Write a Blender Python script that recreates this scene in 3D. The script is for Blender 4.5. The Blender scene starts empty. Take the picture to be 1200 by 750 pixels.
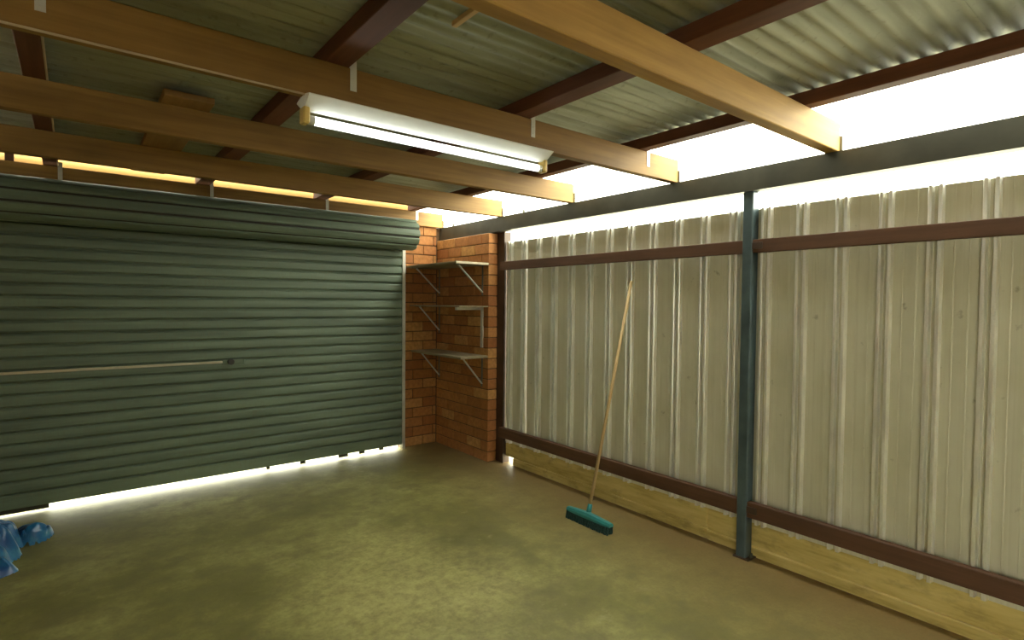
import bpy, bmesh, math, random
from mathutils import Vector, Matrix, noise

SC = bpy.context.scene
COL = SC.collection
random.seed(7)

# ------------------------------------------------------------------ camera
cam_data = bpy.data.cameras.new('camera')
cam_data.sensor_width = 36.0
cam_data.sensor_fit = 'HORIZONTAL'
cam_data.lens = 36.0 * 646.35 / 1200.0
cam_data.clip_start = 0.05
cam_data.clip_end = 300
cam = bpy.data.objects.new('camera', cam_data)
COL.objects.link(cam)
yaw, pitch, roll = math.radians(38.416), math.radians(-1.728), math.radians(-0.516)
fwd = Vector((math.sin(yaw) * math.cos(pitch), math.cos(yaw) * math.cos(pitch), math.sin(pitch)))
right = Vector((math.cos(yaw), -math.sin(yaw), 0))
up = right.cross(fwd)
r2 = right * math.cos(roll) - up * math.sin(roll)
u2 = up * math.cos(roll) + right * math.sin(roll)
rot = Matrix((r2, u2, -fwd)).transposed()
cam.matrix_world = Matrix.Translation((0, 0, 1.6)) @ rot.to_4x4()
SC.camera = cam

# ------------------------------------------------------------------ sky, exposure
world = bpy.data.worlds.new('overcast_sky')
SC.world = world
world.use_nodes = True
bg = world.node_tree.nodes['Background']
bg.inputs['Color'].default_value = (0.98, 0.98, 0.80, 1)
bg.inputs['Strength'].default_value = 3.2
SC.view_settings.view_transform = 'Standard'
SC.view_settings.look = 'None'
SC.view_settings.exposure = 2.1
SC.view_settings.gamma = 1.0
SC.view_settings.use_curve_mapping = False
SC.cycles.max_bounces = 12
SC.cycles.diffuse_bounces = 8
SC.cycles.glossy_bounces = 4
SC.cycles.sample_clamp_indirect = 6.0


# ------------------------------------------------------------------ materials
def newmat(name):
    m = bpy.data.materials.new(name)
    m.use_nodes = True
    nt = m.node_tree
    return m, nt, nt.nodes['Principled BSDF']


def mapping(nt, scale, coord='Object'):
    tc = nt.nodes.new('ShaderNodeTexCoord')
    mp = nt.nodes.new('ShaderNodeMapping')
    mp.inputs['Scale'].default_value = scale
    nt.links.new(tc.outputs[coord], mp.inputs['Vector'])
    return mp.outputs['Vector']


def geo_mapping(nt, scale):
    g = nt.nodes.new('ShaderNodeNewGeometry')
    mp = nt.nodes.new('ShaderNodeMapping')
    mp.inputs['Scale'].default_value = scale
    nt.links.new(g.outputs['Position'], mp.inputs['Vector'])
    return mp.outputs['Vector']


def tex_noise(nt, vec, scale, detail=5, rough=0.55):
    n = nt.nodes.new('ShaderNodeTexNoise')
    n.inputs['Scale'].default_value = scale
    n.inputs['Detail'].default_value = detail
    n.inputs['Roughness'].default_value = rough
    if vec is not None:
        nt.links.new(vec, n.inputs['Vector'])
    return n.outputs['Fac']


def ramp(nt, fac, stops):
    r = nt.nodes.new('ShaderNodeValToRGB')
    el = r.color_ramp.elements
    while len(el) < len(stops):
        el.new(0.5)
    for e, (p, c) in zip(el, stops):
        e.position = p
        e.color = (*c, 1) if len(c) == 3 else c
    nt.links.new(fac, r.inputs['Fac'])
    return r.outputs['Color']


def mix(nt, fac, a, b, mode='MIX'):
    m = nt.nodes.new('ShaderNodeMix')
    m.data_type = 'RGBA'
    m.blend_type = mode
    for sock, v in ((m.inputs[0], fac), (m.inputs[6], a), (m.inputs[7], b)):
        if hasattr(v, 'is_output'):
            nt.links.new(v, sock)
        elif isinstance(v, (int, float)):
            sock.default_value = v
        else:
            sock.default_value = (*v, 1)
    return m.outputs[2]


def bump(nt, bsdf, h, strength=0.3, dist=0.01):
    b = nt.nodes.new('ShaderNodeBump')
    b.inputs['Strength'].default_value = strength
    b.inputs['Distance'].default_value = dist
    nt.links.new(h, b.inputs['Height'])
    nt.links.new(b.outputs['Normal'], bsdf.inputs['Normal'])


def mat_wood(name, c1, c2, axis='x', rough=0.65, knot=0.5):
    m, nt, b = newmat(name)
    sc = {'x': (1.2, 26, 26), 'y': (26, 1.2, 26), 'z': (26, 26, 1.2)}[axis]
    v = geo_mapping(nt, sc)
    n = tex_noise(nt, v, 1.0, 6, 0.6)
    big = tex_noise(nt, geo_mapping(nt, tuple(s * 0.12 if s > 5 else s for s in sc)), 1.6, 3)
    c = ramp(nt, n, [(0.3, c1), (0.7, c2)])
    dark = tuple(x * 0.5 for x in c1)
    c = mix(nt, ramp(nt, big, [(0.42, (0, 0, 0)), (0.75, (knot,) * 3)]), c, dark)
    nt.links.new(c, b.inputs['Base Color'])
    b.inputs['Roughness'].default_value = rough
    bump(nt, b, n, 0.25, 0.004)
    return m


def mat_plain(name, col, rough=0.5, metal=0.0, var=0.15, scale=8.0, spec=0.5):
    m, nt, b = newmat(name)
    n = tex_noise(nt, geo_mapping(nt, (1, 1, 1)), scale, 5)
    c = ramp(nt, n, [(0.3, tuple(x * (1 - var) for x in col)), (0.7, tuple(min(1, x * (1 + var)) for x in col))])
    nt.links.new(c, b.inputs['Base Color'])
    b.inputs['Roughness'].default_value = rough
    b.inputs['Metallic'].default_value = metal
    b.inputs['Specular IOR Level'].default_value = spec
    return m


M = {}
M['joist'] = mat_wood('stained_joist_timber', (0.225, 0.118, 0.029), (0.36, 0.205, 0.052))
M['joist_gold'] = mat_wood('golden_joist_timber', (0.38, 0.205, 0.042), (0.56, 0.33, 0.075), knot=0.35)
M['purlin'] = mat_wood('red_brown_purlin_timber', (0.115, 0.04, 0.02), (0.19, 0.07, 0.035), axis='y')
M['fascia'] = mat_wood('weathered_fascia_timber', (0.42, 0.22, 0.06), (0.58, 0.34, 0.10))
M['plank'] = mat_wood('stored_plank_timber', (0.28, 0.15, 0.05), (0.40, 0.23, 0.08), axis='y')
M['lath'] = mat_wood('pale_lath_timber', (0.55, 0.34, 0.12), (0.7, 0.47, 0.2), axis='y')
M['handle'] = mat_wood('broom_handle_timber', (0.60, 0.42, 0.20), (0.74, 0.54, 0.28), axis='z')
M['rail'] = mat_wood('brown_rail_timber', (0.085, 0.038, 0.018), (0.145, 0.066, 0.034), axis='y')
M['strap'] = mat_plain('galvanised_strap', (0.72, 0.72, 0.68), 0.4, 0.2)
M['cleat'] = mat_plain('dull_steel_cleat', (0.16, 0.16, 0.12), 0.5, 0.4)
M['beam_steel'] = mat_plain('grey_painted_steel', (0.055, 0.055, 0.042), 0.42, 0.2, 0.25, 5)
M['post_steel'] = mat_plain('blue_grey_painted_steel', (0.075, 0.115, 0.13), 0.4, 0.2, 0.3, 6)
M['corner_post'] = mat_plain('dark_brown_painted_steel', (0.06, 0.035, 0.022), 0.5, 0.1, 0.3, 6)
M['white'] = mat_plain('white_enamel', (0.86, 0.87, 0.84), 0.35, 0, 0.03)
M['tube'] = mat_plain('lit_glass_tube', (0.92, 0.93, 0.90), 0.15, 0, 0.02)
_b = M['tube'].node_tree.nodes['Principled BSDF']
_b.inputs['Emission Color'].default_value = (0.93, 1.0, 0.93, 1)
_b.inputs['Emission Strength'].default_value = 1.0
M['cap'] = mat_plain('yellowed_plastic', (0.72, 0.52, 0.16), 0.4, 0, 0.08)
M['cable'] = mat_plain('pale_cable', (0.55, 0.44, 0.30), 0.5, 0, 0.1)
M['guide'] = mat_plain('galvanised_guide', (0.62, 0.62, 0.55), 0.35, 0.3)
M['dark'] = mat_plain('dark_plastic', (0.02, 0.02, 0.018), 0.5)
M['bar'] = mat_plain('bright_lock_bar', (0.55, 0.53, 0.42), 0.35, 0.4)
M['bristle'] = mat_plain('dark_teal_bristles', (0.012, 0.05, 0.05), 0.8, 0, 0.5, 90)
M['broomhead'] = mat_plain('teal_plastic', (0.03, 0.24, 0.25), 0.4, 0, 0.1)
M['shelf'] = mat_wood('grey_shelf_board', (0.24, 0.20, 0.12), (0.36, 0.31, 0.19), axis='y')
M['shelf_edge'] = mat_wood('lit_shelf_edge', (0.58, 0.50, 0.34), (0.7, 0.62, 0.45), axis='y')
M['seal'] = mat_plain('black_rubber', (0.03, 0.028, 0.022), 0.7)
M['mortar'] = mat_plain('brown_mortar', (0.13, 0.07, 0.03), 0.9, 0, 0.2, 30)


def mat_brick():
    m, nt, b = newmat('orange_brick')
    oi = nt.nodes.new('ShaderNodeObjectInfo')
    base = ramp(nt, oi.outputs['Random'], [(0.0, (0.36, 0.135, 0.04)), (0.35, (0.45, 0.185, 0.055)),
                                           (0.7, (0.52, 0.235, 0.07)), (1.0, (0.62, 0.34, 0.11))])
    n = tex_noise(nt, geo_mapping(nt, (1, 1, 1)), 28, 6)
    c = mix(nt, ramp(nt, n, [(0.35, (0.45,) * 3), (0.65, (0, 0, 0))]), base, (0.22, 0.09, 0.03))
    nt.links.new(c, b.inputs['Base Color'])
    b.inputs['Roughness'].default_value = 0.8
    bump(nt, b, n, 0.4, 0.004)
    return m


M['brick'] = mat_brick()


def mat_roof():
    m, nt, b = newmat('weathered_galvanised_roof')
    oi = nt.nodes.new('ShaderNodeObjectInfo')
    v = geo_mapping(nt, (0.8, 9, 3))
    streak = tex_noise(nt, v, 2.0, 6)
    blot = tex_noise(nt, geo_mapping(nt, (1, 1, 1)), 22, 5)
    c = ramp(nt, streak, [(0.25, (0.25, 0.255, 0.17)), (0.5, (0.36, 0.375, 0.27)), (0.75, (0.47, 0.48, 0.37))])
    c = mix(nt, ramp(nt, blot, [(0.60, (0, 0, 0)), (0.72, (0.55,) * 3)]), c, (0.17, 0.17, 0.10))
    tint = ramp(nt, oi.outputs['Random'], [(0, (0.88, 0.9, 0.88)), (1, (1, 1, 1))])
    c = mix(nt, 1.0, c, tint, 'MULTIPLY')
    nt.links.new(c, b.inputs['Base Color'])
    b.inputs['Metallic'].default_value = 0.12
    b.inputs['Roughness'].default_value = 0.6
    return m


M['roof'] = mat_roof()


def mat_wallsheet():
    m, nt, b = newmat('zinc_cream_wall_sheet')
    streak = tex_noise(nt, geo_mapping(nt, (1, 60, 0.25)), 1.0, 6, 0.65)
    blot = tex_noise(nt, geo_mapping(nt, (1, 1.6, 1)), 2.2, 6)
    spots = tex_noise(nt, geo_mapping(nt, (1, 1, 1)), 14, 4)
    c = ramp(nt, streak, [(0.25, (0.60, 0.575, 0.44)), (0.5, (0.66, 0.64, 0.50)), (0.75, (0.70, 0.68, 0.55))])
    c = mix(nt, ramp(nt, blot, [(0.42, (0, 0, 0)), (0.8, (0.6,) * 3)]), c, (0.47, 0.45, 0.29))
    c = mix(nt, ramp(nt, spots, [(0.68, (0, 0, 0)), (0.76, (0.6,) * 3)]), c, (0.25, 0.22, 0.13))
    nt.links.new(c, b.inputs['Base Color'])
    b.inputs['Metallic'].default_value = 0.12
    b.inputs['Roughness'].default_value = 0.42
    return m


M['sheet'] = mat_wallsheet()
M['rib'] = mat_plain('highlit_zinc_rib', (0.86, 0.86, 0.80), 0.3, 0.55, 0.1, 5)  # highlight along the ribs put into a brighter, glossier finish


def mat_door():
    m, nt, b = newmat('grey_green_roller_steel')
    n = tex_noise(nt, geo_mapping(nt, (0.7, 1, 7)), 1.6, 5)
    fine = tex_noise(nt, geo_mapping(nt, (30, 30, 6)), 2.0, 4)
    c = ramp(nt, n, [(0.3, (0.10, 0.142, 0.103)), (0.7, (0.18, 0.245, 0.178))])
    c = mix(nt, ramp(nt, fine, [(0.45, (0, 0, 0)), (0.8, (0.35,) * 3)]), c, (0.15, 0.14, 0.08))
    nt.links.new(c, b.inputs['Base Color'])
    b.inputs['Metallic'].default_value = 0.1
    b.inputs['Roughness'].default_value = 0.5
    return m


M['door'] = mat_door()


def mat_floor():
    m, nt, b = newmat('stained_concrete_floor')
    n1 = tex_noise(nt, geo_mapping(nt, (1, 1, 1)), 1.15, 8, 0.62)
    n2 = tex_noise(nt, geo_mapping(nt, (1, 1, 1)), 5.5, 8, 0.65)
    n3 = tex_noise(nt, geo_mapping(nt, (1, 1, 1)), 60, 4)
    c = ramp(nt, n1, [(0.32, (0.13, 0.12, 0.032)), (0.46, (0.215, 0.203, 0.060)), (0.58, (0.32, 0.305, 0.105)),
                      (0.70, (0.45, 0.43, 0.16))])
    c = mix(nt, ramp(nt, n2, [(0.35, (0.75,) * 3), (0.55, (0, 0, 0))]), c, (0.16, 0.14, 0.055))
    c = mix(nt, ramp(nt, n2, [(0.60, (0, 0, 0)), (0.75, (0.5,) * 3)]), c, (0.48, 0.44, 0.24))
    n4 = tex_noise(nt, geo_mapping(nt, (1, 1, 1)), 19, 6, 0.7)
    c = mix(nt, ramp(nt, n4, [(0.38, (0.35,) * 3), (0.58, (0, 0, 0))]), c, (0.17, 0.15, 0.05))
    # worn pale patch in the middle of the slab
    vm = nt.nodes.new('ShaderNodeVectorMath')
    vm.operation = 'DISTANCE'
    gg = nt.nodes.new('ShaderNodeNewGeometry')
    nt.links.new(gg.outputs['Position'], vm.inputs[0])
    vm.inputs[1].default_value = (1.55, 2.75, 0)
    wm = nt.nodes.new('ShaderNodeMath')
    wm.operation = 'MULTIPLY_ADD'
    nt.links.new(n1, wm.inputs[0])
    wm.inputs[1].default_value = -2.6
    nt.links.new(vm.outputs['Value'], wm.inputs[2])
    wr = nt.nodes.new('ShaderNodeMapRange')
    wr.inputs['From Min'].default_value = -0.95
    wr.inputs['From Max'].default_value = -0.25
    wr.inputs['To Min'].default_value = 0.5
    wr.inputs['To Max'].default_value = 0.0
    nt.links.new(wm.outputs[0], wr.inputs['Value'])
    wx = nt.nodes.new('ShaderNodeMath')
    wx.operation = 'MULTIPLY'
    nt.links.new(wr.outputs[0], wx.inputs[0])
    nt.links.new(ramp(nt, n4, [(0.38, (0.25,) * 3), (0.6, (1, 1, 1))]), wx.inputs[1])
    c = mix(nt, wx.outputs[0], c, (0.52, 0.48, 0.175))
    # reddish dirt washed in along the sheet wall
    g = nt.nodes.new('ShaderNodeNewGeometry')
    sx = nt.nodes.new('ShaderNodeSeparateXYZ')
    nt.links.new(g.outputs['Position'], sx.inputs[0])
    ad = nt.nodes.new('ShaderNodeMath')
    ad.operation = 'MULTIPLY_ADD'
    nt.links.new(n2, ad.inputs[0])
    ad.inputs[1].default_value = 0.9
    nt.links.new(sx.outputs['X'], ad.inputs[2])
    mr = nt.nodes.new('ShaderNodeMapRange')
    mr.inputs['From Min'].default_value = 2.75
    mr.inputs['From Max'].default_value = 3.75
    mr.inputs['To Max'].default_value = 0.85
    nt.links.new(ad.outputs[0], mr.inputs['Value'])
    c = mix(nt, mr.outputs[0], c, (0.235, 0.15, 0.065))
    c = mix(nt, ramp(nt, n3, [(0.45, (0, 0, 0)), (0.75, (0.25,) * 3)]), c, (0.12, 0.10, 0.04))
    nt.links.new(c, b.inputs['Base Color'])
    b.inputs['Roughness'].default_value = 0.55
    b.inputs['Specular IOR Level'].default_value = 0.35
    bump(nt, b, n2, 0.15, 0.01)
    return m


M['floor'] = mat_floor()


def mat_kick():
    m, nt, b = newmat('yellow_weathered_kick_board')
    n = tex_noise(nt, geo_mapping(nt, (1, 2.2, 22)), 1.0, 7, 0.62)
    d = tex_noise(nt, geo_mapping(nt, (1, 5, 9)), 1.4, 5)
    c = ramp(nt, n, [(0.28, (0.36, 0.26, 0.065)), (0.5, (0.60, 0.475, 0.15)), (0.75, (0.74, 0.61, 0.24))])
    c = mix(nt, ramp(nt, d, [(0.55, (0, 0, 0)), (0.75, (0.6,) * 3)]), c, (0.22, 0.15, 0.05))
    nt.links.new(c, b.inputs['Base Color'])
    b.inputs['Roughness'].default_value = 0.75
    bump(nt, b, n, 0.3, 0.005)
    return m


M['kick'] = mat_kick()


def mat_tarp():
    m, nt, b = newmat('blue_tarpaulin')
    n = tex_noise(nt, geo_mapping(nt, (1, 1, 1)), 9, 5)
    c = ramp(nt, n, [(0.3, (0.007, 0.05, 0.19)), (0.55, (0.012, 0.12, 0.28)), (0.75, (0.06, 0.24, 0.34))])
    nt.links.new(c, b.inputs['Base Color'])
    b.inputs['Roughness'].default_value = 0.3
    return m


M['tarp'] = mat_tarp()
M['ground'] = mat_plain('outside_pale_concrete', (0.52, 0.49, 0.38), 0.9, 0, 0.15, 3)
M['outer_brick'] = mat_plain('plain_brick_wall', (0.26, 0.14, 0.06), 0.9, 0, 0.2, 6)


# ------------------------------------------------------------------ builders
def link_mesh(name, me, mat, parent=None, loc=None):
    o = bpy.data.objects.new(name, me)
    COL.objects.link(o)
    if mat is not None and not me.materials:
        me.materials.append(mat)
    if parent is not None:
        o.parent = parent
        if loc is None:
            o.location = -Vector(parent.location)
        else:
            o.location = Vector(loc) - Vector(parent.location)
    elif loc is not None:
        o.location = loc
    return o


def bm_obj(name, bm, mat, parent=None, smooth=False, loc=None):
    me = bpy.data.meshes.new(name)
    bmesh.ops.recalc_face_normals(bm, faces=bm.faces)
    if smooth:
        for f in bm.faces:
            f.smooth = True
    bm.to_mesh(me)
    bm.free()
    return link_mesh(name, me, mat, parent, loc)


def bx(bm, x0, x1, y0, y1, z0, z1, bev=0.0):
    r = bmesh.ops.create_cube(bm, size=1.0)
    vs = r['verts']
    for v in vs:
        v.co = Vector(((x0 + x1) / 2 + v.co.x * (x1 - x0), (y0 + y1) / 2 + v.co.y * (y1 - y0),
                       (z0 + z1) / 2 + v.co.z * (z1 - z0)))
    if bev > 0:
        es = list({e for v in vs for e in v.link_edges})
        bmesh.ops.bevel(bm, geom=es, offset=bev, segments=1, affect='EDGES', profile=0.5)


def box(name, x0, x1, y0, y1, z0, z1, mat, parent=None, bev=0.003):
    bm = bmesh.new()
    bx(bm, x0, x1, y0, y1, z0, z1, bev)
    return bm_obj(name, bm, mat, parent)


def tube(bm, p0, p1, r0, r1=None, seg=12, cap=True):
    p0, p1 = Vector(p0), Vector(p1)
    r1 = r0 if r1 is None else r1
    d = (p1 - p0)
    L = d.length
    q = d.to_track_quat('Z', 'Y').to_matrix().to_4x4()
    bmesh.ops.create_cone(bm, cap_ends=cap, segments=seg, radius1=r0, radius2=r1, depth=L,
                          matrix=Matrix.Translation((p0 + p1) / 2) @ q)


def prism(bm, pts, axis, a0, a1):
    """extrude a 2-D outline along an axis; outline given in the two other axes (in xyz order)."""
    def mk(p, a):
        return {'x': (a, p[0], p[1]), 'y': (p[0], a, p[1]), 'z': (p[0], p[1], a)}[axis]
    lo = [bm.verts.new(mk(p, a0)) for p in pts]
    hi = [bm.verts.new(mk(p, a1)) for p in pts]
    n = len(pts)
    for i in range(n):
        j = (i + 1) % n
        bm.faces.new((lo[i], lo[j], hi[j], hi[i]))
    bm.faces.new(lo)
    bm.faces.new(list(reversed(hi)))


def ribbon(bm, pts, axis, a0, a1, th):
    """thin bent sheet: open polyline given a thickness, extruded along an axis."""
    n = len(pts)
    off = []
    for i in range(n):
        a = Vector(pts[max(i - 1, 0)])
        b = Vector(pts[min(i + 1, n - 1)])
        t = (b - a).normalized()
        off.append(Vector(pts[i]) + Vector((-t.y, t.x)) * th)

    def mk(p, a):
        return {'x': (a, p[0], p[1]), 'y': (p[0], a, p[1]), 'z': (p[0], p[1], a)}[axis]
    A0 = [bm.verts.new(mk(p, a0)) for p in pts]
    A1 = [bm.verts.new(mk(p, a1)) for p in pts]
    B0 = [bm.verts.new(mk(p, a0)) for p in off]
    B1 = [bm.verts.new(mk(p, a1)) for p in off]
    for i in range(n - 1):
        bm.faces.new((A0[i], A0[i + 1], A1[i + 1], A1[i]))
        bm.faces.new((B0[i + 1], B0[i], B1[i], B1[i + 1]))
        bm.faces.new((A0[i + 1], A0[i], B0[i], B0[i + 1]))
        bm.faces.new((A1[i], A1[i + 1], B1[i + 1], B1[i]))
    bm.faces.new((A0[0], A1[0], B1[0], B0[0]))
    bm.faces.new((A0[-1], B0[-1], B1[-1], A1[-1]))


def tag(o, label, cat=None, group=None, kind=None):
    o['label'] = label
    if cat:
        o['category'] = cat
    if group:
        o['group'] = group
    if kind:
        o['kind'] = kind
    return o


def empty(name, loc):
    o = bpy.data.objects.new(name, None)
    o.empty_display_size = 0.1
    COL.objects.link(o)
    o.location = loc
    return o


# ------------------------------------------------------------------ the setting
WL, WR = -1.3, 3.37
tag(box('ground', -25, 28, -25, 40, -0.30, -0.02, M['ground'], bev=0), 'pale bare ground outside the garage', 'ground',
    kind='structure')
tag(box('floor', WL - 0.1, 3.43, -2.4, 5.52, -0.12, 0.0, M['floor'], bev=0),
    'stained olive concrete garage floor with pale worn patches', 'floor', kind='structure')
bm = bmesh.new()
bx(bm, WL - 0.11, WL, -1.15, 5.58, -0.02, 2.60)
bx(bm, WL - 0.11, WL, -2.4, -2.05, -0.02, 2.60)
bx(bm, WL - 0.11, WL, -2.05, -1.15, 2.15, 2.60)  # doorway below is an added, unseen opening that lights the sheet wall
tag(bm_obj('wall_left', bm, M['outer_brick']), 'plain brick side wall with an unseen doorway added for light', 'wall', kind='structure')
tag(box('wall_rear', WL - 0.11, 3.43, -2.51, -2.40, -0.02, 2.66, M['outer_brick'], bev=0),
    'unseen brick wall added opposite the roller door to limit light', 'wall', kind='structure')  # unseen wall, added to shut out light from behind the camera

# back wall: brick return on the right of the door, backing with recessed joints
CH, BL, BH, BD, J = 0.10675, 0.245, 0.0955, 0.110, 0.0095
wall_back = empty('wall_back', (2.8, 5.47, 0))
tag(wall_back, 'orange brick door wall with dark joints beside roller door', 'wall', kind='structure')
bm = bmesh.new()
bx(bm, 2.81, 3.345, 5.478, 5.572, -0.02, 2.446)
bm_obj('mortar', bm, M['mortar'], wall_back)
bm = bmesh.new()
bx(bm, WL, -1.0, 5.47, 5.58, -0.02, 2.446)
bx(bm, -1.0, 2.81, 5.50, 5.58, 2.27, 2.446)
bm_obj('plain_brickwork', bm, M['outer_brick'], wall_back)

brick_me = {}


def brick_mesh(lx, ly):
    k = (round(lx, 3), round(ly, 3))
    if k not in brick_me:
        b_ = bmesh.new()
        bx(b_, -lx / 2, lx / 2, -ly / 2, ly / 2, -BH / 2, BH / 2, 0.0035)
        me = bpy.data.meshes.new('brick')
        b_.to_mesh(me)
        b_.free()
        me.materials.append(M['brick'])
        brick_me[k] = me
    return brick_me[k]


def lay(parent, lx, ly, c):
    o = bpy.data.objects.new('brick', brick_mesh(lx, ly))
    COL.objects.link(o)
    o.parent = parent
    j = random.uniform(-0.0025, 0.0025)
    o.location = Vector(c) + Vector((j, j, 0)) - Vector(parent.location)
    return o


def courses(a0, a1, i):
    """spans of one running-bond course between a0 and a1 (a0 is the free end)."""
    out = []
    a = a0
    first = BL if i % 2 == 0 else (BL - J) / 2
    w = first
    while a < a1 - 0.02:
        e = min(a + w, a1)
        if a1 - e < 0.04:
            e = a1
        out.append((a, e))
        a = e + J
        w = BL
    return out


for i in range(23):
    z = 0.004 + i * CH + BH / 2
    for a, e in courses(2.815, 3.232, i):
        lay(wall_back, e - a, BD, ((a + e) / 2, 5.525, z))

# brick pier that returns from the door wall towards the room
wall_pier = empty('wall_pier', (3.29, 4.46, 0))
tag(wall_pier, 'short orange brick return wall carrying the three shelves', 'wall', kind='structure')
bm = bmesh.new()
bx(bm, 3.243, 3.337, 4.468, 5.47, -0.02, 2.29)
bm_obj('mortar', bm, M['mortar'], wall_pier)
for i in range(22):
    z = 0.002 + i * (2.304 / 22) + BH / 2
    for a, e in courses(4.46, 5.462, i):
        lay(wall_pier, BD, e - a, (3.29, (a + e) / 2, z))

# ------------------------------------------------------------------ right wall of ribbed sheets
wall_right = empty('wall_right', (3.37, 1.0, 0))
tag(wall_right, 'cream ribbed sheet metal wall between rails and kick boards', 'wall', kind='structure')
P0, PP = 0.641, 0.2135


def sheet_profile(ya, yb, dx=0.0):
    """outline (x, y) seen from above, ribs standing towards the room."""
    XP, XR = 3.374 - dx, 3.344 - dx
    pts = [(XP, ya)]
    k = math.floor((ya - P0) / PP) - 1
    while P0 + k * PP < yb + 0.1:
        c = P0 + k * PP
        for s in (-0.0215, 0.0215):
            for dy, x in ((-0.0135, XP), (-0.0085, XR + 0.002), (-0.006, XR), (0.006, XR), (0.0085, XR + 0.002), (0.0135, XP)):
                y = c + s + dy
                if ya < y < yb:
                    pts.append((x, y))
        # two shallow swages on the pan
        for f in (0.36, 0.64):
            for dy, x in ((-0.004, XP), (0, XP - 0.0012), (0.004, XP)):
                y = c + PP * f + dy
                if ya < y < yb:
                    pts.append((x, y))
        k += 1
    pts.append((XP, yb))
    pts.sort(key=lambda p: p[1])
    return pts


edge = [-2.35]
k0 = P0 - 0.05
y = k0 - 3 * 4 * PP
ys = [y + n * 4 * PP for n in range(0, 9)]
ys = [v for v in ys if -2.35 < v < 4.2]
bounds = [-2.35] + ys + [4.345]
for n, (a, b_) in enumerate(zip(bounds[:-1], bounds[1:])):
    bm = bmesh.new()
    ribbon(bm, sheet_profile(a, b_ + (0.012 if b_ < 4 else 0), 0.002 * (n % 2)), 'z', 0.216, 2.206, -0.0012)
    o = bm_obj('wall_sheet', bm, M['sheet'], wall_right)
    o.data.materials.append(M['rib'])
    for f in o.data.polygons:
        if f.center.x < 3.3705:
            f.material_index = 1
# kick boards: a wide board above a narrow one, butted beside the post
for a, b_, zb in ((-2.35, 2.085, 0.0), (2.09, 4.345, 0.006)):
    box('kick_board', 3.379, 3.425, a, b_, 0.065 + zb, 0.30, M['kick'], wall_right, 0.004)
    box('kick_board', 3.372 + zb, 3.425, a, b_ if b_ < 4 else 4.23, -0.02, 0.060 + zb, M['kick'], wall_right, 0.004)

# rails, in lengths between the posts
for ya, yb in ((-2.35, 1.77), (1.823, 4.36)):
    box('mid_rail', 3.298, 3.3425, ya, yb, 1.928, 2.008, M['rail'], wall_right, 0.003)
    box('bottom_rail', 3.298, 3.3425, ya, yb, 0.268, 0.366, M['rail'], wall_right, 0.003)

# wall beam and posts
beam = tag(empty('wall_beam', (3.31, 1.5, 2.306)), 'dark grey steel beam running above the ribbed sheet wall', 'beam')
bm = bmesh.new()
prism(bm, [(3.27, 2.306), (3.352, 2.306), (3.352, 2.318), (3.282, 2.318), (3.282, 2.433), (3.352, 2.433), (3.352, 2.446), (3.27, 2.446)],
      'y', -2.38, 5.50)
bm_obj('channel', bm, M['beam_steel'], beam)
for y in (3.98, 5.2):
    bm = bmesh.new()
    tube(bm, (3.285, y, 2.444), (3.285, y, 2.472), 0.009, seg=8)
    tube(bm, (3.285, y, 2.455), (3.285, y, 2.463), 0.016, seg=6)
    bm_obj('bolt', bm, M['cleat'], beam)

post = tag(empty('steel_post', (3.328, 1.797, 0)), 'blue-grey square steel post standing against the ribbed sheet wall', 'post')
bm = bmesh.new()
bx(bm, 3.288, 3.368, 1.764, 1.829, 0.0, 2.307, 0.006)
bm_obj('shaft', bm, M['post_steel'], post)
box('base_plate', 3.276, 3.372, 1.735, 1.842, 0.0, 0.009, M['corner_post'], post, 0.002)
for y in (1.746,):
    bm = bmesh.new()
    tube(bm, (3.33, y, 0.0), (3.33, y, 0.035), 0.008, seg=8)
    tube(bm, (3.33, y, 0.009), (3.33, y, 0.021), 0.013, seg=6)
    bm_obj('anchor_bolt', bm, M['cleat'], post)
for z in (0.32, 1.97):
    box('rail_cleat', 3.290, 3.301, 1.70, 1.765, z - 0.02, z + 0.02, M['corner_post'], post, 0.002)

cpost = tag(empty('corner_post', (3.4, 4.38, 0)), 'dark brown steel post between brick pier and ribbed sheets', 'post')
bm = bmesh.new()
prism(bm, [(3.3485, 4.350), (3.430, 4.350), (3.430, 4.362), (3.362, 4.362), (3.362, 4.56), (3.3485, 4.56)], 'z', 0, 2.307)
bm_obj('angle', bm, M['corner_post'], cpost)
box('base_plate', 3.346, 3.43, 4.36, 4.45, -0.001, 0.008, M['corner_post'], cpost, 0.001)

# ------------------------------------------------------------------ roof
ZJ0, ZJ1 = 2.446, 2.602       # joist bottom / top
ZP = 2.672                    # top of purlins, underside of corrugations
ceiling = empty('ceiling', (1.0, 2.0, ZP))
tag(ceiling, 'weathered corrugated iron roof seen from below', 'roof', kind='structure')
LAP, SW = 2.085, 0.762


def corrugated(ya, yb, ph, zoff):
    pts = []
    n = int(round((yb - ya) / 0.0762 * 10))
    for i in range(n + 1):
        y = ya + (yb - ya) * i / n
        pts.append((y, ZP + 0.0095 + zoff - 0.0088 * math.cos(2 * math.pi * (y - ph) / 0.0762)))
    return pts


k = -6
while LAP + k * SW < 5.4:
    a = LAP + k * SW
    b_ = min(a + SW + 0.05, 5.49)
    if b_ > -2.6:
        bm = bmesh.new()
        ribbon(bm, corrugated(a, b_, LAP, 0.0016 * (k % 2)), 'x', -1.5, 3.085, 0.0009)
        bm_obj('roof_sheet', bm, M['roof'], ceiling, smooth=True)
    k += 1

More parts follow.
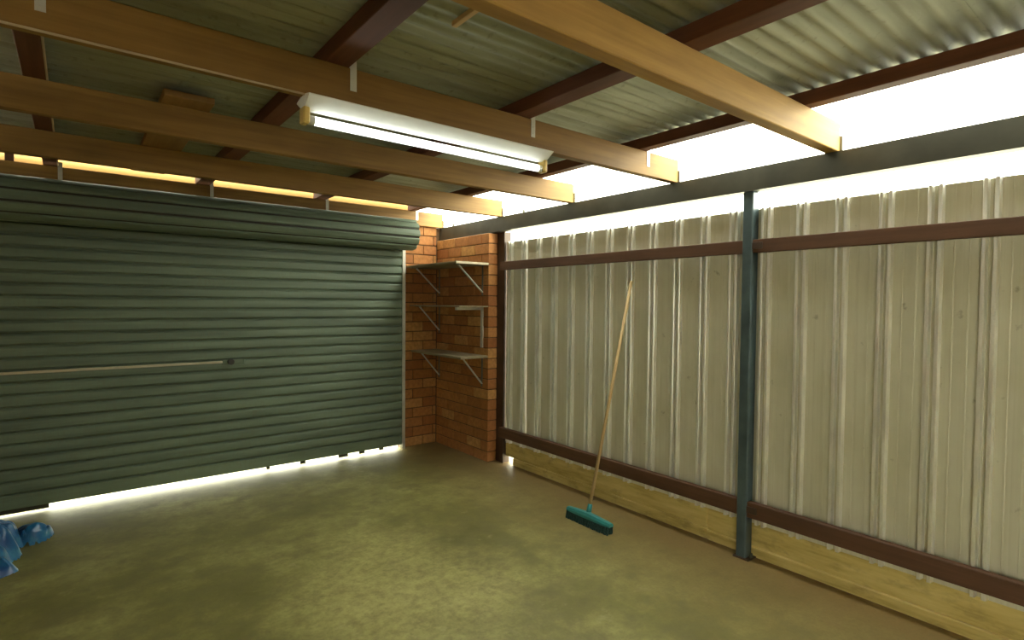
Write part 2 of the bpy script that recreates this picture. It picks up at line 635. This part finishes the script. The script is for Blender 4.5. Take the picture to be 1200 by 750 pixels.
PUR = [(-0.172, -0.090, 'dark red-brown purlin with a pale cable running along it', -0.09),
       (0.828, 0.934, 'dark red-brown purlin crossing above the lamp end where the cable arrives', 0.934),
       (1.845, 1.950, 'dark red-brown purlin crossing above the fluorescent lamp end towards the sheet wall', 1.95),
       (2.868, 2.945, 'dark red-brown purlin under the open roof edge above the ribbed sheet wall', 2.945)]
for x0, x1, lab, _ in PUR:
    p = box('roof_purlin', x0, x1, -2.35, 5.478, ZJ1, ZP, M['purlin'], None, 0.003)
    tag(p, lab, 'purlin', 'purlins under the corrugated roof')

JO = [(1.277, 1.345, 'joist_gold', 'broad golden timber joist ending above the wall beam beside the steel post'),
      (2.310, 2.362, 'joist', 'brown timber joist carrying the white fluorescent lamp'),
      (3.330, 3.380, 'joist', 'brown timber joist next behind the lamp joist, under the stored plank end'),
      (4.318, 4.368, 'joist', 'brown timber joist running just in front of the roller door drum'),
      (5.430, 5.480, 'joist', 'orange timber joist lying on the brick wall above the roller door')]


def strap_bm(x, yf, z0=2.505):
    b = bmesh.new()
    bx(b, x + 0.002, x + 0.030, yf - 0.0025, yf, z0, ZJ1 + 0.035, 0.0)
    bx(b, x + 0.0005, x + 0.0025, yf - 0.0025, yf + 0.03, ZJ1 - 0.005, ZJ1 + 0.06, 0.0)
    tube(b, (x + 0.016, yf - 0.006, z0 + 0.02), (x + 0.016, yf, z0 + 0.02), 0.005, seg=6)
    tube(b, (x + 0.016, yf - 0.006, z0 + 0.055), (x + 0.016, yf, z0 + 0.055), 0.005, seg=6)
    return b


for n, (ya, yb, mt, lab) in enumerate(JO):
    j = tag(empty('roof_joist', (1.0, ya, ZJ0)), lab, 'joist', 'joists under the corrugated roof')
    xe = 3.292
    box('timber', -1.4, xe, ya, yb, ZJ0, ZJ1, M[mt], j, 0.004)
    for x0, x1, _, xs in PUR:
        if n == 0 or (n in (2, 3)):
            continue
        bm_obj('tie_strap', strap_bm(xs, ya), M['strap'], j)
    # steel angle holding the end on the wall beam
    bm = bmesh.new()
    bx(bm, xe, xe + 0.006, ya - 0.012, yb + 0.01, ZJ0, ZJ0 + 0.085)
    bx(bm, xe, xe + 0.05, ya - 0.012, yb + 0.01, ZJ0 - 0.001, ZJ0 + 0.006)
    bm_obj('end_cleat', bm, M['cleat'], j)

# board standing outside the roof edge above the door, and packer on the wall joist
tag(box('fascia_board', -1.4, 2.93, 5.545, 5.572, 2.446, 2.682, M['fascia'], None, 0.003),
    'bright orange fascia board behind the joist above the roller door', 'board')
tag(box('timber_packer', -0.385, -0.335, 5.432, 5.478, ZJ1, ZP + 0.002, M['purlin']),
    'small dark timber packer on the joist above the roller door', 'packer')

# stored plank lying over two joists, short lath under the roof
pl = tag(box('stored_plank', 0.352, 0.575, 3.19, 5.20, ZJ1, ZJ1 + 0.032, M['plank']),
         'wide brown plank stored on top of the joists in front of the roller door', 'plank')
lt = bmesh.new()
bx(lt, 1.140, 1.162, 1.30, 1.825, ZP - 0.018, ZP + 0.003, 0.002)
tag(bm_obj('timber_lath', lt, M['lath']), 'short pale lath fixed under the roof sheets beside the golden joist', 'lath')

# ------------------------------------------------------------------ roller door
door = empty('door_1', (0.9, 5.4, 0))
tag(door, 'grey-green corrugated steel roller door, closed, rolled drum on top', 'roller door', kind='structure')
DX0, DX1 = -1.0, 2.795
DY = 5.435
PIT = 0.0915
PROF = [(0.0, 0.0), (0.06, -0.012), (0.14, -0.016), (0.5, -0.0175), (0.74, -0.0165), (0.80, -0.012), (0.86, 0.004), (0.94, 0.006), (1.0, 0.0)]
z0 = 0.150
nsl = 23
bm = bmesh.new()
ribbon(bm, [(DY + q, PIT * (1 - t)) for t, q in PROF], 'x', DX0, DX1, 0.0012)
me = bpy.data.meshes.new('slat')
bmesh.ops.recalc_face_normals(bm, faces=bm.faces)
bm.to_mesh(me)
bm.free()
me.materials.append(M['door'])
for i in range(nsl):
    link_mesh('slat', me, None, door, (0, 0, z0 + i * PIT))
# bottom rail and torn rubber seal
box('bottom_bar', DX0, DX1, DY - 0.018, DY + 0.012, 0.050, 0.151, M['door'], door, 0.004)
box('rubber_seal', DX0, -0.17, DY - 0.008, DY + 0.010, 0.016, 0.052, M['seal'], door, 0.003)
for x, w, zz in ((1.39, 0.03, 0.024), (1.70, 0.05, 0.02), (2.08, 0.10, 0.018), (2.30, 0.06, 0.022), (2.52, 0.05, 0.026)):
    box('rubber_seal', x, x + w, DY - 0.006, DY + 0.008, zz, 0.052, M['seal'], door, 0.003)
# drum: the same curtain wound up
DC, DR = Vector((5.262, 2.312)), 0.163
ns = 11
for i in range(ns):
    pts = []
    for t, q in PROF:
        a = (i + t) / ns * 2 * math.pi
        r = DR - 0.017 - q
        pts.append((DC.x + r * math.cos(a), DC.y + r * math.sin(a)))
    bm = bmesh.new()
    ribbon(bm, pts, 'x', DX0, DX1 + 0.025, 0.0012)
    bm_obj('drum_slat', bm, M['door'], door)
bm = bmesh.new()
tube(bm, (DX0 + 0.004, DC.x, DC.y), (DX1 + 0.022, DC.x, DC.y), DR - 0.013, seg=40)
bm_obj('drum_core', bm, M['seal'], door, smooth=False)
bm = bmesh.new()
tube(bm, (DX1 + 0.02, DC.x, DC.y), (DX1 + 0.05, DC.x, DC.y), 0.02, seg=12)
bx(bm, DX1 + 0.034, DX1 + 0.042, DC.x - 0.03, 5.472, DC.y - 0.03, DC.y + 0.03)
bm_obj('drum_bracket', bm, M['cleat'], door)
# guide rail
bm = bmesh.new()
prism(bm, [(2.780, 5.412), (2.815, 5.412), (2.815, 5.470), (2.780, 5.470), (2.780, 5.464), (2.808, 5.464), (2.808, 5.419), (2.780, 5.419)],
      'z', 0, 2.19)
bm_obj('guide_rail', bm, M['guide'], door)
# lock bar and lock
bm = bmesh.new()
bx(bm, DX0, 1.02, DY - 0.034, DY - 0.022, 1.047, 1.067, 0.002)
bm_obj('lock_bar', bm, M['bar'], door)
bm = bmesh.new()
bx(bm, 1.015, 1.20, DY - 0.028, DY - 0.012, 1.035, 1.078, 0.004)
lk = bm_obj('lock_plate', bm, M['door'], door)
bm = bmesh.new()
tube(bm, (1.085, DY - 0.06, 1.057), (1.085, DY - 0.02, 1.057), 0.026, seg=16)
bm_obj('lock_knob', bm, M['dark'], door)

# ------------------------------------------------------------------ shelves on the pier
def strut(b, p, q, w=0.02, t=0.006):
    p, q = Vector(p), Vector(q)
    d = (q - p).normalized()
    s = Vector((0, 1, 0))
    n = d.cross(s)
    vs = []
    for e in (p, q):
        for a, c in ((-1, -1), (1, -1), (1, 1), (-1, 1)):
            vs.append(b.verts.new(e + s * (w / 2 * a) + n * (t / 2 * c)))
    for f in ((0, 1, 2, 3), (7, 6, 5, 4), (0, 4, 5, 1), (1, 5, 6, 2), (2, 6, 7, 3), (3, 7, 4, 0)):
        b.faces.new([vs[i] for i in f])


PX = 3.235
SH = [(2.000, 0.385, 'top shelf board with end edge coloured as lit on the brick pier', True),
      (1.572, 0.345, 'middle thin shelf board on the brick pier with L bracket', False),
      (1.075, 0.325, 'bottom shelf board on the brick pier, its top face showing', True)]
for n, (z, dep, lab, diag) in enumerate(SH):
    s = tag(empty('wall_shelf', (PX, 4.95, z)), lab, 'shelf', 'shelves on the brick pier')
    th = 0.022 if n != 1 else 0.012
    box('board', PX - dep, PX, 4.462, 5.465, z - th, z, M['shelf'], s, 0.002)
    if n == 0:
        box('end_edging', PX - dep, PX - 0.004, 4.456, 4.4625, z - th, z + 0.001, M['shelf_edge'], s, 0.001)  # light on the near end put into the edging's pale colour
    zb = z - th
    for m_, yb in enumerate((4.56, 5.40)):
        b = bmesh.new()
        if n == 1 and m_ == 0:
            bx(b, PX - dep + 0.03, PX - 0.002, yb - 0.02, yb + 0.02, zb - 0.030, zb - 0.002)
            bx(b, PX - 0.012, PX + 0.001, yb - 0.018, yb + 0.018, zb - 0.41, zb - 0.002)
        else:
            bx(b, PX - dep + 0.04, PX, yb - 0.011, yb + 0.011, zb - 0.006, zb + 0.001)
            bx(b, PX - 0.005, PX + 0.001, yb - 0.011, yb + 0.011, zb - 0.30, zb)
        pale = n == 1 and m_ == 0
        br = bm_obj('bracket', b, M['guide'] if pale else M['cleat'], s)
        if not pale:
            b = bmesh.new()
            strut(b, (PX - dep + 0.09, yb, zb - 0.004), (PX - 0.004, yb, zb - 0.27), 0.026, 0.008)
            st = bm_obj('strut', b, M['guide'], None)
            st.parent = br
            st.location = (0, 0, 0)

# ------------------------------------------------------------------ fluorescent lamp
fl = tag(empty('fluorescent_lamp', (1.4, 2.336, 2.35)), 'white single-tube fluorescent batten lamp, lit, under the brown joist', 'lamp')
FX0, FX1 = 0.745, 2.07
bm = bmesh.new()
prism(bm, [(2.256, 2.432), (2.256, 2.436), (2.308, ZJ0 + 0.001), (2.364, ZJ0 + 0.001), (2.416, 2.436), (2.416, 2.432),
           (2.346, 2.388), (2.326, 2.388)], 'x', FX0, FX1)
bm_obj('batten', bm, M['white'], fl)
bm = bmesh.new()
tube(bm, (FX0 + 0.03, 2.336, 2.352), (FX1 - 0.03, 2.336, 2.352), 0.0185, seg=20)
bm_obj('tube', bm, M['tube'], fl, smooth=True)
for x, s in ((FX0, 1), (FX1, -1)):
    b = bmesh.new()
    x0, x1 = sorted((x - 0.006 * s, x + 0.022 * s))
    bx(b, x0, x1, 2.308, 2.364, 2.331, 2.400, 0.006)
    h = bm_obj('lampholder', b, M['cap'], fl)
    b = bmesh.new()
    tube(b, (x + 0.022 * s, 2.336, 2.352), (x + 0.045 * s, 2.336, 2.352), 0.0192, seg=20)
    bm_obj('tube_cap', b, M['strap'], fl)

b = bmesh.new()
tube(b, (-1.35, 2.308, ZJ0 - 0.003), (0.742, 2.308, ZJ0 - 0.003), 0.0045, seg=8)
tag(bm_obj('power_cable', b, M['cable']), 'thin pale cable along the lamp joist leading to the fluorescent lamp', 'cable')
b = bmesh.new()
tube(b, (-0.086, 2.37, ZJ1 + 0.004), (-0.086, 5.425, ZJ1 + 0.004), 0.0045, seg=8)
tag(bm_obj('roof_cable', b, M['cable']), 'thin pale cable along the purlin above the roller door side', 'cable')

# ------------------------------------------------------------------ broom
br = tag(empty('push_broom', (2.9, 2.74, 0)), 'teal push broom with wooden handle leaning on the ribbed sheet wall', 'broom')
HT = Vector((3.333, 2.742, 1.77))
HB = Vector((2.915, 2.757, 0.085))
b = bmesh.new()
tube(b, HB, HT, 0.0125, 0.0115, seg=14)
bmesh.ops.create_icosphere(b, subdivisions=2, radius=0.0118, matrix=Matrix.Translation(HT))
bm_obj('handle', b, M['handle'], br, smooth=True)
# head block: a rounded bar along y, raised in the middle
b = bmesh.new()
secs = []
N = 18
for i in range(N + 1):
    t = -1 + 2 * i / N
    y = 2.74 + t * 0.212
    hgt = 0.026 + 0.016 * (1 - abs(t)) ** 0.8
    w = 0.030 * (1 - 0.25 * t ** 4)
    secs.append([b.verts.new((2.900 + px * w, y, 0.052 + pz * hgt)) for px, pz in
                 ((-1, 0), (-1, 0.45), (-0.62, 0.9), (0, 1), (0.62, 0.9), (1, 0.45), (1, 0))])
for s0, s1 in zip(secs[:-1], secs[1:]):
    for q in range(7):
        b.faces.new((s0[q], s0[(q + 1) % 7], s1[(q + 1) % 7], s1[q]))
b.faces.new(secs[0])
b.faces.new(list(reversed(secs[-1])))
bm_obj('head', b, M['broomhead'], br, smooth=False)
b = bmesh.new()
dirv = (HT - HB).normalized()
tube(b, HB - dirv * 0.012, HB + dirv * 0.060, 0.021, 0.0155, seg=16)
bm_obj('socket', b, M['broomhead'], br, smooth=True)
b = bmesh.new()
for i in range(34):
    for j in range(5):
        y = 2.74 - 0.203 + 0.406 * i / 33
        x = 2.900 - 0.022 + 0.044 * j / 4
        sp = 1.35
        dx = (x - 2.900) * (sp - 1) + random.uniform(-0.004, 0.004) - 0.006
        dy = random.uniform(-0.005, 0.005)
        tube(b, (x, y, 0.056), (x + dx, y + dy, 0.0), 0.0046, 0.0062, seg=5)
o = bm_obj('bristles', b, M['bristle'], br)
o['kind'] = 'stuff'

# ------------------------------------------------------------------ crumpled blue tarpaulin
b = bmesh.new()
NX, NY = 120, 130
TX0, TX1, TY0, TY1 = -0.98, -0.14, 4.12, 5.02
grid = {}


def bumpf(x, y, cx, cy, rx, ry, h):
    d = ((x - cx) / rx) ** 2 + ((y - cy) / ry) ** 2
    return h * max(0.0, 1 - d) if d > 0.45 else h * (0.55 + 0.4 * (0.45 - d))


def tarp_h(x, y):
    wx = x + 0.06 * noise.noise(Vector((x * 7, y * 7, 1)))
    wy = y + 0.06 * noise.noise(Vector((x * 7, y * 7, 4)))
    h = max(bumpf(wx, wy, -0.62, 4.60, 0.33, 0.30, 0.42), bumpf(wx, wy, -0.265, 4.80, 0.10, 0.10, 0.15),
            bumpf(wx, wy, -0.43, 4.72, 0.17, 0.16, 0.25), bumpf(wx, wy, -0.50, 4.34, 0.22, 0.17, 0.15))
    if h <= 0:
        return -1
    th = math.atan2(wy - 4.60, wx + 0.62)
    rr = math.hypot(wy - 4.60, wx + 0.62)
    pl = abs(math.sin(5.5 * th + 3.5 * noise.noise(Vector((x * 5, y * 5, 2))) + 9 * rr))
    pl2 = abs(math.sin(60 * (wx * 0.6 + wy * 0.8) + 6 * noise.noise(Vector((x * 9, y * 9, 7)))))
    d1 = noise.voronoi(Vector((wx * 16, wy * 16, 0.2)))[0]
    f = 0.62 + 0.34 * pl ** 0.7 + 0.10 * pl2 + 0.30 * (d1[0] - 0.3)
    return max(0.0, h * f - 0.004)


for i in range(NX + 1):
    for j in range(NY + 1):
        x = TX0 + (TX1 - TX0) * i / NX
        y = TY0 + (TY1 - TY0) * j / NY
        h = tarp_h(x, y)
        if h >= 0:
            jx = 0.02 * noise.noise(Vector((x * 9, y * 9, 5)))
            jy = 0.02 * noise.noise(Vector((x * 9, y * 9, 9)))
            grid[i, j] = b.verts.new((x + jx, y + jy, max(h, 0.001)))
for i in range(NX):
    for j in range(NY):
        q = [(i, j), (i + 1, j), (i + 1, j + 1), (i, j + 1)]
        q = [grid[c] for c in q if c in grid]
        if len(q) >= 3:
            b.faces.new(q)
tp = bm_obj('tarpaulin', b, M['tarp'], None, smooth=False)
so = tp.modifiers.new('thick', 'SOLIDIFY')
so.thickness = 0.003
so.offset = 1
tag(tp, 'crumpled blue plastic tarpaulin heaped on the floor by the roller door', 'tarpaulin')
